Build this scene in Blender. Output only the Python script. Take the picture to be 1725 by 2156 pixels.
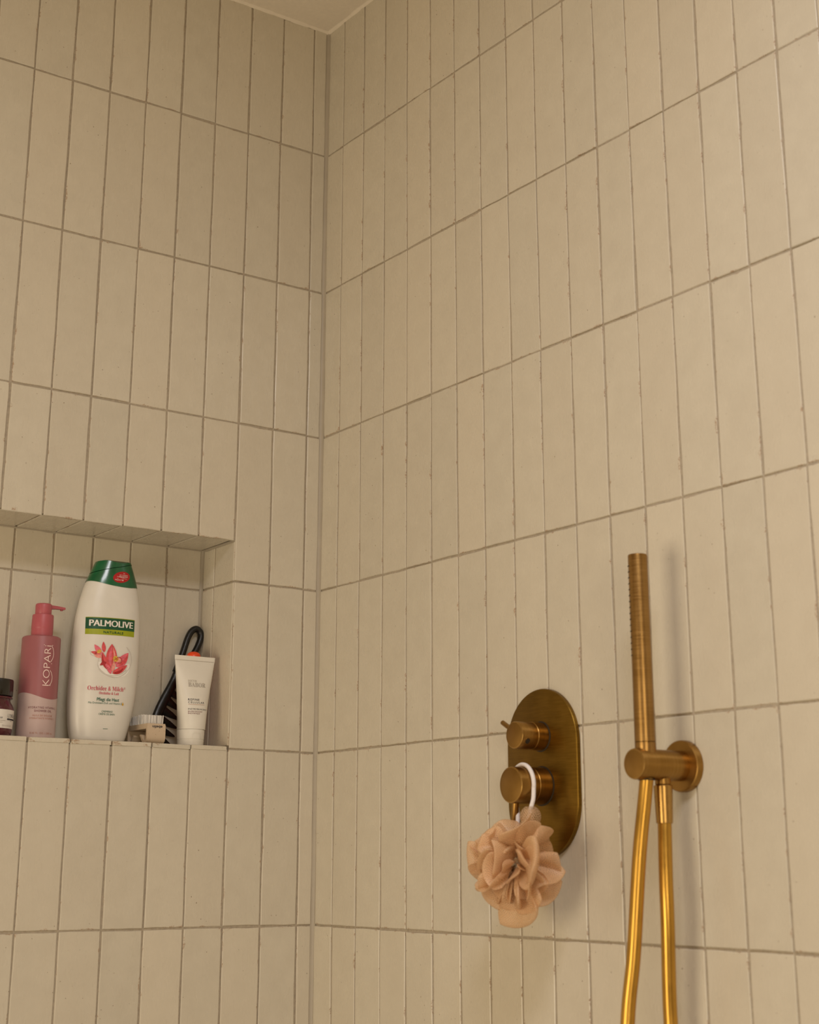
import bpy, bmesh, math, random
from mathutils import Vector, Matrix
PI = math.pi
R = math.radians
for o in list(bpy.data.objects):
    bpy.data.objects.remove(o)
scene = bpy.context.scene
COL = scene.collection

# ------------------------------------------------------------------ camera
cam_d = bpy.data.cameras.new('camera')
cam = bpy.data.objects.new('camera', cam_d)
COL.objects.link(cam)
scene.camera = cam
F_PX = 3238.5
cam_d.sensor_fit = 'VERTICAL'
cam_d.sensor_height = 36.0
cam_d.lens = F_PX / 2156 * 36.0
cam_d.shift_y = -0.09657
cam_d.clip_start = 0.02
yaw, pit, rol = 0.9529, 0.2852, 0.0011
fw = Vector((math.cos(yaw) * math.cos(pit), math.sin(yaw) * math.cos(pit), math.sin(pit)))
ri = Vector((math.sin(yaw), -math.cos(yaw), 0))
up = ri.cross(fw)
ri, up = ri * math.cos(rol) + up * math.sin(rol), up * math.cos(rol) - ri * math.sin(rol)
M = Matrix((ri, up, -fw)).transposed().to_4x4()
M.translation = Vector((-1.284, -2.0536, 1.1921))
cam.matrix_world = M
cam_d.dof.use_dof = True
cam_d.dof.focus_distance = 2.28
cam_d.dof.aperture_fstop = 6.5

# ------------------------------------------------------------------ light
world = bpy.data.worlds.new('world')
scene.world = world
world.use_nodes = True
world.node_tree.nodes['Background'].inputs[0].default_value = (1.0, 0.86, 0.66, 1)
world.node_tree.nodes['Background'].inputs[1].default_value = 0.05


def area(name, loc, target, sx, sy, power, color):
    d = bpy.data.lights.new(name, 'AREA')
    d.shape = 'RECTANGLE'
    d.size, d.size_y = sx, sy
    d.energy = power
    d.color = color
    o = bpy.data.objects.new(name, d)
    COL.objects.link(o)
    o.location = loc
    o.rotation_euler = (Vector(target) - Vector(loc)).to_track_quat('-Z', 'Y').to_euler()
    return o


# two added area lights out of view, placed and tinted to fit wall brightness
area('added_side_light', (-2.57, -1.00, 0.90), (0, -1.00, 0.90), 0.9, 0.9, 22.0, (1.0, 0.845, 0.60))
area('added_back_light', (-1.60, -3.27, 1.30), (-1.60, 0, 1.20), 0.9, 0.9, 16.5, (1.0, 0.845, 0.60))
# added overhead area light, invented to complete the wall brightness fit
area('added_overhead_light', (-0.92, -1.72, 2.59), (-0.92, -1.72, 0), 0.50, 0.50, 19.5, (0.84, 0.82, 0.85))

scene.cycles.adaptive_threshold = 0.02
scene.cycles.max_bounces = 7
scene.cycles.transmission_bounces = 4
scene.view_settings.view_transform = 'Standard'
scene.view_settings.look = 'None'
scene.view_settings.gamma = 1.0
scene.view_settings.use_curve_mapping = False
scene.view_settings.exposure = -0.05

# ------------------------------------------------------------------ materials
MATS = {}


def new_mat(name):
    m = bpy.data.materials.new(name)
    m.use_nodes = True
    nt = m.node_tree
    b = nt.nodes['Principled BSDF']
    MATS[name] = m
    return m, nt, b


def N(nt, typ, **kw):
    n = nt.nodes.new(typ)
    for k, v in kw.items():
        if k == 'op':
            n.operation = v
        elif k == 'ins':
            for i, val in v.items():
                n.inputs[i].default_value = val
        else:
            setattr(n, k, v)
    return n


def math_node(nt, op, a, b=None, c=None, clamp=False):
    n = nt.nodes.new('ShaderNodeMath')
    n.operation = op
    n.use_clamp = clamp
    for i, v in enumerate((a, b, c)):
        if v is None:
            continue
        if isinstance(v, (int, float)):
            n.inputs[i].default_value = v
        else:
            nt.links.new(v, n.inputs[i])
    return n.outputs[0]


def mix_col(nt, fac, a, b):
    n = nt.nodes.new('ShaderNodeMix')
    n.data_type = 'RGBA'
    for i, v in ((0, fac), (6, a), (7, b)):
        if isinstance(v, (int, float)):
            n.inputs[i].default_value = v
        elif isinstance(v, tuple):
            n.inputs[i].default_value = (*v, 1) if len(v) == 3 else v
        else:
            nt.links.new(v, n.inputs[i])
    return n.outputs[2]


def map_range(nt, v, a, b, c, d):
    n = nt.nodes.new('ShaderNodeMapRange')
    nt.links.new(v, n.inputs[0])
    for i, x in enumerate((a, b, c, d)):
        n.inputs[i + 1].default_value = x
    return n.outputs[0]


def simple(name, col, rough=0.5, metal=0.0, var=0.06, nscale=60, bump=0.0, spec=0.5, stretch=(1, 1, 1), sss=0.0, trans=0.0, coat=0.0):
    m, nt, b = new_mat(name)
    tc = N(nt, 'ShaderNodeTexCoord')
    mp = N(nt, 'ShaderNodeMapping')
    mp.inputs['Scale'].default_value = stretch
    nt.links.new(tc.outputs['Object'], mp.inputs[0])
    no = N(nt, 'ShaderNodeTexNoise', ins={'Scale': nscale, 'Detail': 3.0})
    nt.links.new(mp.outputs[0], no.inputs['Vector'])
    lo = tuple(c * (1 - var) for c in col)
    hi = tuple(min(1, c * (1 + var)) for c in col)
    f = map_range(nt, no.outputs['Fac'], 0.3, 0.7, 0, 1)
    nt.links.new(mix_col(nt, f, lo, hi), b.inputs['Base Color'])
    nt.links.new(map_range(nt, no.outputs['Fac'], 0.3, 0.7, rough * 0.88, min(1, rough * 1.12)), b.inputs['Roughness'])
    b.inputs['Metallic'].default_value = metal
    b.inputs['Specular IOR Level'].default_value = spec
    if sss:
        b.inputs['Subsurface Weight'].default_value = sss
        b.inputs['Subsurface Radius'].default_value = (0.01, 0.008, 0.006)
        b.inputs['Subsurface Scale'].default_value = 0.5
    if trans:
        b.inputs['Transmission Weight'].default_value = trans
    if coat:
        b.inputs['Coat Weight'].default_value = coat
        b.inputs['Coat Roughness'].default_value = 0.1
    if bump:
        bp = N(nt, 'ShaderNodeBump', ins={'Strength': bump, 'Distance': 0.001})
        nt.links.new(no.outputs['Fac'], bp.inputs['Height'])
        nt.links.new(bp.outputs[0], b.inputs['Normal'])
    return m


def tile_material():
    m, nt, b = new_mat('glazed_tile')
    L = nt.links
    tc = N(nt, 'ShaderNodeTexCoord')
    oi = N(nt, 'ShaderNodeObjectInfo')
    sc = N(nt, 'ShaderNodeVectorMath', op='SCALE')
    cmb = N(nt, 'ShaderNodeCombineXYZ')
    for i, k in enumerate((31.0, 57.0, 83.0)):
        L.new(math_node(nt, 'MULTIPLY', oi.outputs['Random'], k), cmb.inputs[i])
    add = N(nt, 'ShaderNodeVectorMath', op='ADD')
    L.new(tc.outputs['Object'], add.inputs[0])
    L.new(cmb.outputs[0], add.inputs[1])
    co = add.outputs[0]

    def noise(scale, detail=2.0, vec=co):
        n = N(nt, 'ShaderNodeTexNoise', ins={'Scale': scale, 'Detail': detail})
        L.new(vec, n.inputs['Vector'])
        return n.outputs['Fac']
    st = N(nt, 'ShaderNodeMapping')
    st.inputs['Scale'].default_value = (1, 1, 0.25)
    L.new(co, st.inputs[0])
    mott = noise(34, 3)
    streak = noise(110, 3, st.outputs[0])
    base = mix_col(nt, map_range(nt, mott, 0.32, 0.68, 0, 1), (0.590, 0.540, 0.440), (0.622, 0.572, 0.468))
    tint = mix_col(nt, math_node(nt, 'MULTIPLY', oi.outputs['Random'], 0.35), base, (0.645, 0.57, 0.45))
    val = math_node(nt, 'FRACT', math_node(nt, 'MULTIPLY', oi.outputs['Random'], 17.31))
    hs = N(nt, 'ShaderNodeHueSaturation')
    L.new(map_range(nt, val, 0, 1, 0.965, 1.03), hs.inputs['Value'])
    L.new(tint, hs.inputs['Color'])
    # chipped, unglazed spots along the edges
    sep = N(nt, 'ShaderNodeSeparateXYZ')
    L.new(tc.outputs['Generated'], sep.inputs[0])
    ex = math_node(nt, 'MULTIPLY', math_node(nt, 'MINIMUM', sep.outputs[0], math_node(nt, 'SUBTRACT', 1.0, sep.outputs[0])), 0.0597)
    ez = math_node(nt, 'MULTIPLY', math_node(nt, 'MINIMUM', sep.outputs[2], math_node(nt, 'SUBTRACT', 1.0, sep.outputs[2])), 0.2483)
    e = math_node(nt, 'MINIMUM', ex, ez)
    patch = map_range(nt, noise(48, 2), 0.56, 0.74, 0, 1)
    fine = noise(900, 3)
    lim = math_node(nt, 'MULTIPLY', math_node(nt, 'MULTIPLY', patch, fine), 0.0062)
    chip = math_node(nt, 'GREATER_THAN', lim, e)
    chip = math_node(nt, 'MULTIPLY', chip, map_range(nt, noise(420, 2), 0.40, 0.62, 0.0, 0.85))
    # pinholes in the glaze
    vo = N(nt, 'ShaderNodeTexVoronoi', ins={'Scale': 118.0})
    L.new(co, vo.inputs['Vector'])
    sepc = N(nt, 'ShaderNodeSeparateColor')
    L.new(vo.outputs['Color'], sepc.inputs[0])
    rad = map_range(nt, sepc.outputs[0], 0.62, 1.0, 0.0, 0.115)
    hole = math_node(nt, 'GREATER_THAN', rad, vo.outputs['Distance'])
    hole = math_node(nt, 'MULTIPLY', hole, map_range(nt, sepc.outputs[1], 0, 1, 0.25, 0.8))
    c1 = mix_col(nt, hole, hs.outputs[0], (0.20, 0.14, 0.09))
    c2 = mix_col(nt, chip, c1, mix_col(nt, mott, (0.30, 0.19, 0.11), (0.47, 0.32, 0.21)))
    L.new(c2, b.inputs['Base Color'])
    ro = map_range(nt, streak, 0.3, 0.7, 0.24, 0.32)
    ro = math_node(nt, 'ADD', ro, math_node(nt, 'MULTIPLY', chip, 0.4), clamp=True)
    L.new(ro, b.inputs['Roughness'])
    b.inputs['Specular IOR Level'].default_value = 0.45
    und = noise(24, 1)
    und2 = noise(90, 1)
    h = math_node(nt, 'ADD', math_node(nt, 'MULTIPLY', und, 1.0), math_node(nt, 'MULTIPLY', und2, 0.16))
    bp = N(nt, 'ShaderNodeBump', ins={'Strength': 0.55, 'Distance': 0.0011})
    L.new(h, bp.inputs['Height'])
    L.new(bp.outputs[0], b.inputs['Normal'])
    return m


def brass(name, dark, light, rough, stretch):
    m, nt, b = new_mat(name)
    L = nt.links
    tc = N(nt, 'ShaderNodeTexCoord')
    mp = N(nt, 'ShaderNodeMapping')
    mp.inputs['Scale'].default_value = stretch
    L.new(tc.outputs['Object'], mp.inputs[0])
    n1 = N(nt, 'ShaderNodeTexNoise', ins={'Scale': 1.0, 'Detail': 4.0})
    L.new(mp.outputs[0], n1.inputs['Vector'])
    n2 = N(nt, 'ShaderNodeTexNoise', ins={'Scale': 28.0, 'Detail': 2.0})
    L.new(tc.outputs['Object'], n2.inputs['Vector'])
    f = math_node(nt, 'ADD', math_node(nt, 'MULTIPLY', n1.outputs['Fac'], 0.55), math_node(nt, 'MULTIPLY', n2.outputs['Fac'], 0.45))
    f = map_range(nt, f, 0.35, 0.65, 0, 1)
    L.new(mix_col(nt, f, dark, light), b.inputs['Base Color'])
    L.new(map_range(nt, n1.outputs['Fac'], 0.3, 0.7, rough * 0.85, rough * 1.2), b.inputs['Roughness'])
    b.inputs['Metallic'].default_value = 1.0
    bp = N(nt, 'ShaderNodeBump', ins={'Strength': 0.12, 'Distance': 0.0004})
    L.new(n1.outputs['Fac'], bp.inputs['Height'])
    L.new(bp.outputs[0], b.inputs['Normal'])
    return m


def net_material(name, col, open_fac, scale):
    m, nt, b = new_mat(name)
    L = nt.links
    uv = N(nt, 'ShaderNodeUVMap')
    mp = N(nt, 'ShaderNodeMapping')
    mp.inputs['Scale'].default_value = (scale, scale * 0.8, 1)
    mp.inputs['Rotation'].default_value = (0, 0, R(38))
    L.new(uv.outputs[0], mp.inputs[0])
    vo = N(nt, 'ShaderNodeTexVoronoi', ins={'Scale': 1.0, 'Randomness': 0.55})
    vo.voronoi_dimensions = '2D'
    vo.feature = 'DISTANCE_TO_EDGE'
    L.new(mp.outputs[0], vo.inputs['Vector'])
    alpha = map_range(nt, vo.outputs['Distance'], 0.10, 0.17, 1.0, open_fac)
    out = nt.nodes['Material Output']
    nt.nodes.remove(b)
    df = N(nt, 'ShaderNodeBsdfDiffuse', ins={'Color': (*col, 1)})
    tl = N(nt, 'ShaderNodeBsdfTranslucent', ins={'Color': (*col, 1)})
    gl = N(nt, 'ShaderNodeBsdfGlossy', ins={'Color': (1, .95, .85, 1), 'Roughness': 0.45})
    tr = N(nt, 'ShaderNodeBsdfTransparent')
    m1 = N(nt, 'ShaderNodeMixShader', ins={0: 0.38})
    L.new(df.outputs[0], m1.inputs[1])
    L.new(tl.outputs[0], m1.inputs[2])
    m1b = N(nt, 'ShaderNodeMixShader', ins={0: 0.05})
    L.new(m1.outputs[0], m1b.inputs[1])
    L.new(gl.outputs[0], m1b.inputs[2])
    m2 = N(nt, 'ShaderNodeMixShader')
    L.new(alpha, m2.inputs[0])
    L.new(tr.outputs[0], m2.inputs[1])
    L.new(m1b.outputs[0], m2.inputs[2])
    L.new(m2.outputs[0], out.inputs[0])
    return m


tile_material()
simple('grout', (0.40, 0.34, 0.26), 0.9, var=0.12, nscale=220, bump=0.5)
simple('silicone', (0.395, 0.345, 0.272), 0.45, var=0.05, nscale=30)
simple('ceiling_paint', (0.76, 0.68, 0.56), 0.85, var=0.03, nscale=120, bump=0.25)
simple('plaster', (0.29, 0.20, 0.115), 0.9, var=0.05, nscale=40)
simple('floor_stone', (0.50, 0.49, 0.485), 0.7, var=0.15, nscale=8)
simple('frame_white', (0.75, 0.72, 0.66), 0.5, var=0.03)
brass('brass_plate', (0.185, 0.105, 0.016), (0.285, 0.165, 0.030), 0.36, (40, 40, 1400))
brass('brass_turned', (0.30, 0.165, 0.040), (0.42, 0.245, 0.075), 0.34, (1400, 30, 30))
brass('brass_handset', (0.31, 0.175, 0.052), (0.44, 0.265, 0.095), 0.33, (30, 30, 1400))
simple('brass_rim', (0.46, 0.28, 0.09), 0.3, metal=1.0, nscale=200)
simple('hose_gold', (0.58, 0.33, 0.065), 0.33, metal=1.0, var=0.08, nscale=40)
simple('hole_dark', (0.03, 0.02, 0.01), 0.7)
net_material('loofah_net', (0.87, 0.61, 0.37), 0.40, 430)
net_material('loofah_net_open', (0.72, 0.52, 0.33), 0.10, 420)
simple('cord_white', (0.86, 0.82, 0.83), 0.8, var=0.08, nscale=900, bump=0.6)
simple('bottle_white', (0.73, 0.70, 0.64), 0.32, var=0.02, sss=0.1)
simple('cap_green', (0.004, 0.105, 0.036), 0.22, var=0.25, nscale=30, coat=0.3)
simple('print_green', (0.004, 0.075, 0.028), 0.4)
simple('print_lime', (0.32, 0.36, 0.008), 0.4)
simple('print_red', (0.42, 0.004, 0.006), 0.35)
simple('print_white', (0.80, 0.76, 0.70), 0.45)
simple('print_pinkred', (0.56, 0.05, 0.09), 0.5)
simple('print_teal', (0.012, 0.12, 0.075), 0.5)
simple('print_black', (0.02, 0.02, 0.03), 0.5)
simple('print_grey', (0.42, 0.38, 0.33), 0.35, metal=0.3)
simple('print_plum', (0.20, 0.05, 0.06), 0.5)
simple('print_rust', (0.45, 0.19, 0.12), 0.5)
simple('petal_coral', (0.66, 0.075, 0.085), 0.5, var=0.18, nscale=260)
simple('petal_pink', (0.74, 0.14, 0.19), 0.5, var=0.18, nscale=260)
simple('petal_dark', (0.40, 0.016, 0.02), 0.5, var=0.18, nscale=260)
simple('petal_light', (0.80, 0.30, 0.25), 0.5, var=0.25, nscale=300)
simple('petal_yellow', (0.70, 0.40, 0.05), 0.5, var=0.5, nscale=900)
simple('milk_shade', (0.62, 0.575, 0.52), 0.45, var=0.05)
simple('milk_light', (0.85, 0.82, 0.77), 0.35, var=0.03)
simple('pink_rose', (0.335, 0.112, 0.125), 0.42, var=0.05, nscale=25, sss=0.15)
simple('pink_pale', (0.52, 0.39, 0.375), 0.45, var=0.03)
simple('pump_pink', (0.45, 0.100, 0.122), 0.42, var=0.03)
simple('logo_blush', (0.86, 0.66, 0.62), 0.5)
simple('jar_plum', (0.075, 0.002, 0.014), 0.12, var=0.2, coat=0.5)
simple('jar_cap', (0.004, 0.0035, 0.003), 0.2, coat=0.3)
simple('comb_black', (0.005, 0.0045, 0.004), 0.36, var=0.2, nscale=300, bump=0.15)
simple('orange_red', (0.85, 0.075, 0.015), 0.35)
simple('tube_white', (0.76, 0.725, 0.65), 0.42, var=0.02)
simple('bristle_white', (0.80, 0.77, 0.73), 0.4, trans=0.15)


def speckled():
    m, nt, b = new_mat('brush_beige')
    tc = N(nt, 'ShaderNodeTexCoord')
    vo = N(nt, 'ShaderNodeTexVoronoi', ins={'Scale': 520.0})
    nt.links.new(tc.outputs['Object'], vo.inputs['Vector'])
    s = N(nt, 'ShaderNodeSeparateColor')
    nt.links.new(vo.outputs['Color'], s.inputs[0])
    h = math_node(nt, 'GREATER_THAN', map_range(nt, s.outputs[0], 0.6, 1, 0, 0.34), vo.outputs['Distance'])
    h = math_node(nt, 'MULTIPLY', h, 0.6)
    nt.links.new(mix_col(nt, h, (0.58, 0.455, 0.325), (0.30, 0.19, 0.11)), b.inputs['Base Color'])
    b.inputs['Roughness'].default_value = 0.5


speckled()

# ------------------------------------------------------------------ mesh helpers


def link_mesh(name, me, mat, parent=None, smooth=False):
    o = bpy.data.objects.new(name, me)
    COL.objects.link(o)
    if mat:
        me.materials.append(MATS[mat])
    if smooth:
        for p in me.polygons:
            p.use_smooth = True
        me.set_sharp_from_angle(angle=R(smooth if smooth is not True else 40))
    if parent:
        o.parent = parent
    return o


def mesh(name, verts, faces, mat, parent=None, smooth=False, fix=True):
    me = bpy.data.meshes.new(name)
    me.from_pydata([tuple(v) for v in verts], [], faces)
    if fix:
        bm = bmesh.new()
        bm.from_mesh(me)
        bmesh.ops.recalc_face_normals(bm, faces=bm.faces)
        bm.to_mesh(me)
        bm.free()
    me.update()
    return link_mesh(name, me, mat, parent, smooth)


class MB:
    """collects pieces of one mesh"""

    def __init__(s):
        s.v, s.f = [], []

    def add(s, v, f):
        n = len(s.v)
        s.v += [tuple(p) for p in v]
        s.f += [tuple(i + n for i in q) for q in f]
        return s

    def box(s, x0, x1, y0, y1, z0, z1):
        v = [(x, y, z) for x in (x0, x1) for y in (y0, y1) for z in (z0, z1)]
        return s.add(v, [(0, 1, 3, 2), (4, 6, 7, 5), (0, 4, 5, 1), (2, 3, 7, 6), (0, 2, 6, 4), (1, 5, 7, 3)])

    def rings(s, rings, cap0=True, cap1=True, closed=True):
        n = len(rings[0])
        v = [p for r in rings for p in r]
        f = []
        for i in range(len(rings) - 1):
            for j in range(n if closed else n - 1):
                k = (j + 1) % n
                f.append((i * n + j, i * n + k, (i + 1) * n + k, (i + 1) * n + j))
        if cap0:
            f.append(tuple(range(n - 1, -1, -1)))
        if cap1:
            f.append(tuple((len(rings) - 1) * n + j for j in range(n)))
        return s.add(v, f)

    def lathe(s, prof, seg=48, mat4=None, cap0=True, cap1=True):
        mat4 = mat4 or Matrix()
        rs = []
        for r, z in prof:
            r = max(r, 1e-5)
            rs.append([mat4 @ Vector((r * math.cos(2 * PI * j / seg), r * math.sin(2 * PI * j / seg), z)) for j in range(seg)])
        return s.rings(rs, cap0, cap1)

    def tube(s, pts, rad, seg=12, closed=False):
        pts = [Vector(p) for p in pts]
        n = len(pts)
        rs = []
        nrm = None
        for i, p in enumerate(pts):
            if closed:
                t = pts[(i + 1) % n] - pts[i - 1]
            else:
                t = pts[min(i + 1, n - 1)] - pts[max(i - 1, 0)]
            t.normalize()
            if nrm is None:
                nrm = t.orthogonal().normalized()
            nrm = (nrm - t * nrm.dot(t)).normalized()
            bn = t.cross(nrm)
            r = rad[i] if isinstance(rad, (list, tuple)) else rad
            rs.append([p + (nrm * math.cos(2 * PI * j / seg) + bn * math.sin(2 * PI * j / seg)) * r for j in range(seg)])
        if closed:
            rs.append(rs[0])
        return s.rings(rs, not closed, not closed)

    def build(s, name, mat, parent=None, smooth=False):
        return mesh(name, s.v, s.f, mat, parent, smooth)


def spline(pts, n=8):
    """Catmull-Rom through the points"""
    P = [Vector(p) for p in pts]
    P = [2 * P[0] - P[1]] + P + [2 * P[-1] - P[-2]]
    out = []
    for i in range(1, len(P) - 2):
        for k in range(n):
            t = k / n
            a, b, c, d = P[i - 1], P[i], P[i + 1], P[i + 2]
            out.append(0.5 * ((2 * b) + (c - a) * t + (2 * a - 5 * b + 4 * c - d) * t * t + (3 * b - a - 3 * c + d) * t ** 3))
    out.append(P[-2])
    return out


def thing(name, label, cat, loc=(0, 0, 0), rotz=0.0, group=None):
    o = bpy.data.objects.new(name, None)
    o.empty_display_size = 0.02
    COL.objects.link(o)
    o.location = loc
    o.rotation_euler = (0, 0, rotz)
    o['label'] = label
    o['category'] = cat
    if group:
        o['group'] = group
    return o


def struct(o):
    o['kind'] = 'structure'
    return o


# ------------------------------------------------------------------ the setting
U = 0.0625                    # tile pitch across
PZ = 0.25107                  # tile pitch up
ZA = 2.36                     # highest full joint
A0, B0 = 0.02865, 0.05138     # first joint from the corner, left and right wall
CEIL = 2.600
GAP = 0.0030
PROUD = 0.0016                # tile face stands this far in front of the grout
TT = 0.006
FLOOR = 0.0
XW, YW = -2.62, -3.32         # the two walls behind the camera
NX1 = -(A0 + 2 * U)           # right side of the niche
NX0 = -(A0 + 13 * U)
NZ0 = ZA - 4 * PZ             # niche shelf level (joint E)
NZ1 = 1.6705                  # niche soffit
ND = 0.104                    # niche depth to the back tile faces

rnd = random.Random(7)

# grout body of the two tiled walls
mb = MB()
g = PROUD
nb = ND + g
x_lo = XW
mb.box(x_lo, 0.15, g, 0.30, FLOOR, NZ0 - 0.004)
mb.box(x_lo, 0.15, g, 0.30, NZ1 + g, CEIL + 0.1)
mb.box(x_lo, NX0, g, 0.30, NZ0 - 0.004, NZ1 + g)
mb.box(NX1 + g, 0.15, g, 0.30, NZ0 - 0.004, NZ1 + g)
mb.box(NX0, NX1 + g, nb, 0.30, NZ0 - 0.004, NZ1 + g)
wall_left = struct(mb.build('wall_left', 'grout'))
mb = MB().box(g, 0.15, YW, g, FLOOR, CEIL + 0.1)
wall_right = struct(mb.build('wall_right', 'grout'))

TILE_MESHES = {}


def tile_mesh(w, h, variant, calm=False):
    """one tile: slightly wavy outline, softly rounded front edge; local x across, z up, front towards -y"""
    key = (round(w, 4), round(h, 4), variant)
    if key in TILE_MESHES:
        return TILE_MESHES[key]
    r = random.Random(hash(key) % 99991)
    r = random.Random(int(w * 1e5) * 31 + int(h * 1e5) * 7 + variant * 1013)
    nl = max(2, int(round(h / 0.022)))
    ns = max(1, int(round(w / 0.02)))
    out = []
    ph = [r.uniform(0, 6.28) for _ in range(8)]
    amp = 0.00032

    def wob(t, k):
        return amp * (math.sin(t * 5.1 + ph[k]) + 0.7 * math.sin(t * 13.0 + ph[k + 4])) + r.uniform(-1, 1) * 0.00013
    skew = r.uniform(-1, 1) * 0.0003
    for i in range(ns):
        t = i / ns
        out.append((-w / 2 + w * t, -h / 2 + (wob(t, 0) if i else 0)))
    for i in range(nl):
        t = i / nl
        out.append((w / 2 + (wob(t, 1) if i else 0) + skew * (t - .5), -h / 2 + h * t))
    for i in range(ns):
        t = i / ns
        out.append((w / 2 - w * t, h / 2 + (wob(t, 2) if i else 0)))
    for i in range(nl):
        t = i / nl
        out.append((-w / 2 + (wob(t, 3) if i else 0) - skew * (t - .5), h / 2 - h * t))
    n = len(out)

    def ring(y, inset):
        return [(x * (1 - 2 * inset / w), y, z * (1 - 2 * inset / h)) for x, z in out]
    m = MB().rings([ring(TT, 0), ring(0.0006, 0), ring(0.0, 0.0010)], cap0=False, cap1=True)
    me = bpy.data.meshes.new('tile')
    me.from_pydata(m.v, [], m.f)
    bm = bmesh.new()
    bm.from_mesh(me)
    bmesh.ops.recalc_face_normals(bm, faces=bm.faces)
    # an open back: make sure the front looks towards -y
    bm.faces.ensure_lookup_table()
    big = max(bm.faces, key=lambda f: f.calc_area())
    if big.normal.y > 0:
        bmesh.ops.reverse_faces(bm, faces=bm.faces)
    bm.to_mesh(me)
    bm.free()
    me.materials.append(MATS['glazed_tile'])
    TILE_MESHES[key] = me
    return me


def put_tile(parent, w, h, loc, rot):
    me = tile_mesh(w, h, rnd.randrange(9))
    o = bpy.data.objects.new('tile', me)
    COL.objects.link(o)
    o.parent = parent
    o.location = loc
    e = rot.copy()
    o.rotation_euler = (e @ Matrix.Rotation(R(rnd.uniform(-.35, .35)), 3, 'X') @ Matrix.Rotation(R(rnd.uniform(-.6, .6)), 3, 'Z') @ Matrix.Rotation(R(rnd.uniform(-.12, .12)), 3, 'Y')).to_euler()
    return o


ROT_L = Matrix.Identity(3)                         # faces -y
ROT_R = Matrix.Rotation(R(-90), 3, 'Z')            # faces -x
ROT_SOF = Matrix.Rotation(R(90), 3, 'X')           # faces -z (down)
ROT_SHELF = Matrix.Rotation(R(-90), 3, 'X')        # faces +z (up)


def jit():
    return rnd.uniform(-1, 1) * 0.0004


CORNER = 0.0045
row_edges = [CEIL - 0.001] + [ZA - k * PZ for k in range(0, 8)]
left_edges = [-CORNER + GAP / 2] + [-(A0 + k * U) for k in range(0, 18)]
right_edges = [-CORNER + GAP / 2] + [-(B0 + k * U) for k in range(0, 29)]


def cell(a, b):
    return (a + b) / 2, abs(a - b) - GAP


for ri_, (zt, zb) in enumerate(zip(row_edges[:-1], row_edges[1:])):
    for ci, (xa, xb) in enumerate(zip(left_edges[:-1], left_edges[1:])):
        cx, w = cell(xa, xb)
        in_niche_col = NX0 + 1e-4 < xa <= NX1 + 1e-4
        z_hi, z_lo = zt, zb
        if in_niche_col and ri_ == 4:      # row C-D-E pieces around the niche
            continue
        if in_niche_col and ri_ == 3:
            z_lo = NZ1 - GAP / 2 - 0.0005
        if in_niche_col and ri_ == 5:
            z_hi = NZ0 + 0.0005
        cz, h = cell(z_hi, z_lo)
        put_tile(wall_left, w, h, (cx + jit(), rnd.uniform(-.0003, .0002), cz + jit()), ROT_L)
    for ci, (ya, yb) in enumerate(zip(right_edges[:-1], right_edges[1:])):
        cy, w = cell(ya, yb)
        cz, h = cell(zt, zb)
        put_tile(wall_right, w, h, (rnd.uniform(-.0003, .0002), cy + jit(), cz + jit()), ROT_R)

# niche: back, soffit, side and shelf tiles (children of the same wall)
ZD = ZA - 3 * PZ
SH = NZ0 + 0.0035             # shelf top
niche_cols = [x for x in left_edges if NX0 - 1e-4 <= x <= NX1 + 1e-4]
for xa, xb in zip(niche_cols[:-1], niche_cols[1:]):
    cx, w = cell(xa, xb)
    if xa == niche_cols[0]:
        cx, w = cx - 0.001, w - 0.002
    for z_hi, z_lo in ((NZ1 + 0.0005, ZD), (ZD, SH)):
        cz, h = cell(z_hi, z_lo)
        put_tile(wall_left, w, h, (cx + jit(), ND + jit(), cz), ROT_L)
    put_tile(wall_left, w, ND - 0.003, (cx + jit(), ND / 2 - 0.0005, NZ1 + jit() * .5), ROT_SOF)
    put_tile(wall_left, w, ND - 0.001, (cx + jit(), ND / 2 - 0.0015, SH), ROT_SHELF)
SPLIT = 0.0635
for z_hi, z_lo in ((NZ1 - 0.0005, ZD), (ZD, SH)):
    cz, h = cell(z_hi, z_lo)
    put_tile(wall_left, SPLIT - 0.003, h, (NX1, (SPLIT + 0.001) / 2, cz), ROT_R)
    put_tile(wall_left, ND - SPLIT - 0.006, h, (NX1, (SPLIT + ND - 0.002) / 2, cz), ROT_R)

for z_hi, z_lo in ((NZ1 - 0.0005, ZD), (ZD, SH)):
    cz, h = cell(z_hi, z_lo)
    put_tile(wall_left, SPLIT - 0.003, h, (NX0 + 0.0016, (SPLIT + 0.001) / 2, cz), Matrix.Rotation(R(90), 3, 'Z'))
    put_tile(wall_left, ND - SPLIT - 0.006, h, (NX0 + 0.0016, (SPLIT + ND - 0.002) / 2, cz), Matrix.Rotation(R(90), 3, 'Z'))

# silicone joints


def fillet(name, p0, p1, d1, d2, r):
    """concave bead along p0-p1 between directions d1 and d2"""
    p0, p1, d1, d2 = Vector(p0), Vector(p1), Vector(d1), Vector(d2)
    rings = []
    for p in (p0, p1):
        ring = [p - d1 * 0.004 - d2 * 0.004]
        c = p + (d1 + d2) * r
        for k in range(9):
            a = R(90 * k / 8)
            ring.append(c - d1 * r * math.cos(a) - d2 * r * math.sin(a))
        rings.append(ring)
    return struct(MB().rings(rings).build(name, 'silicone', smooth=True))


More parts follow.
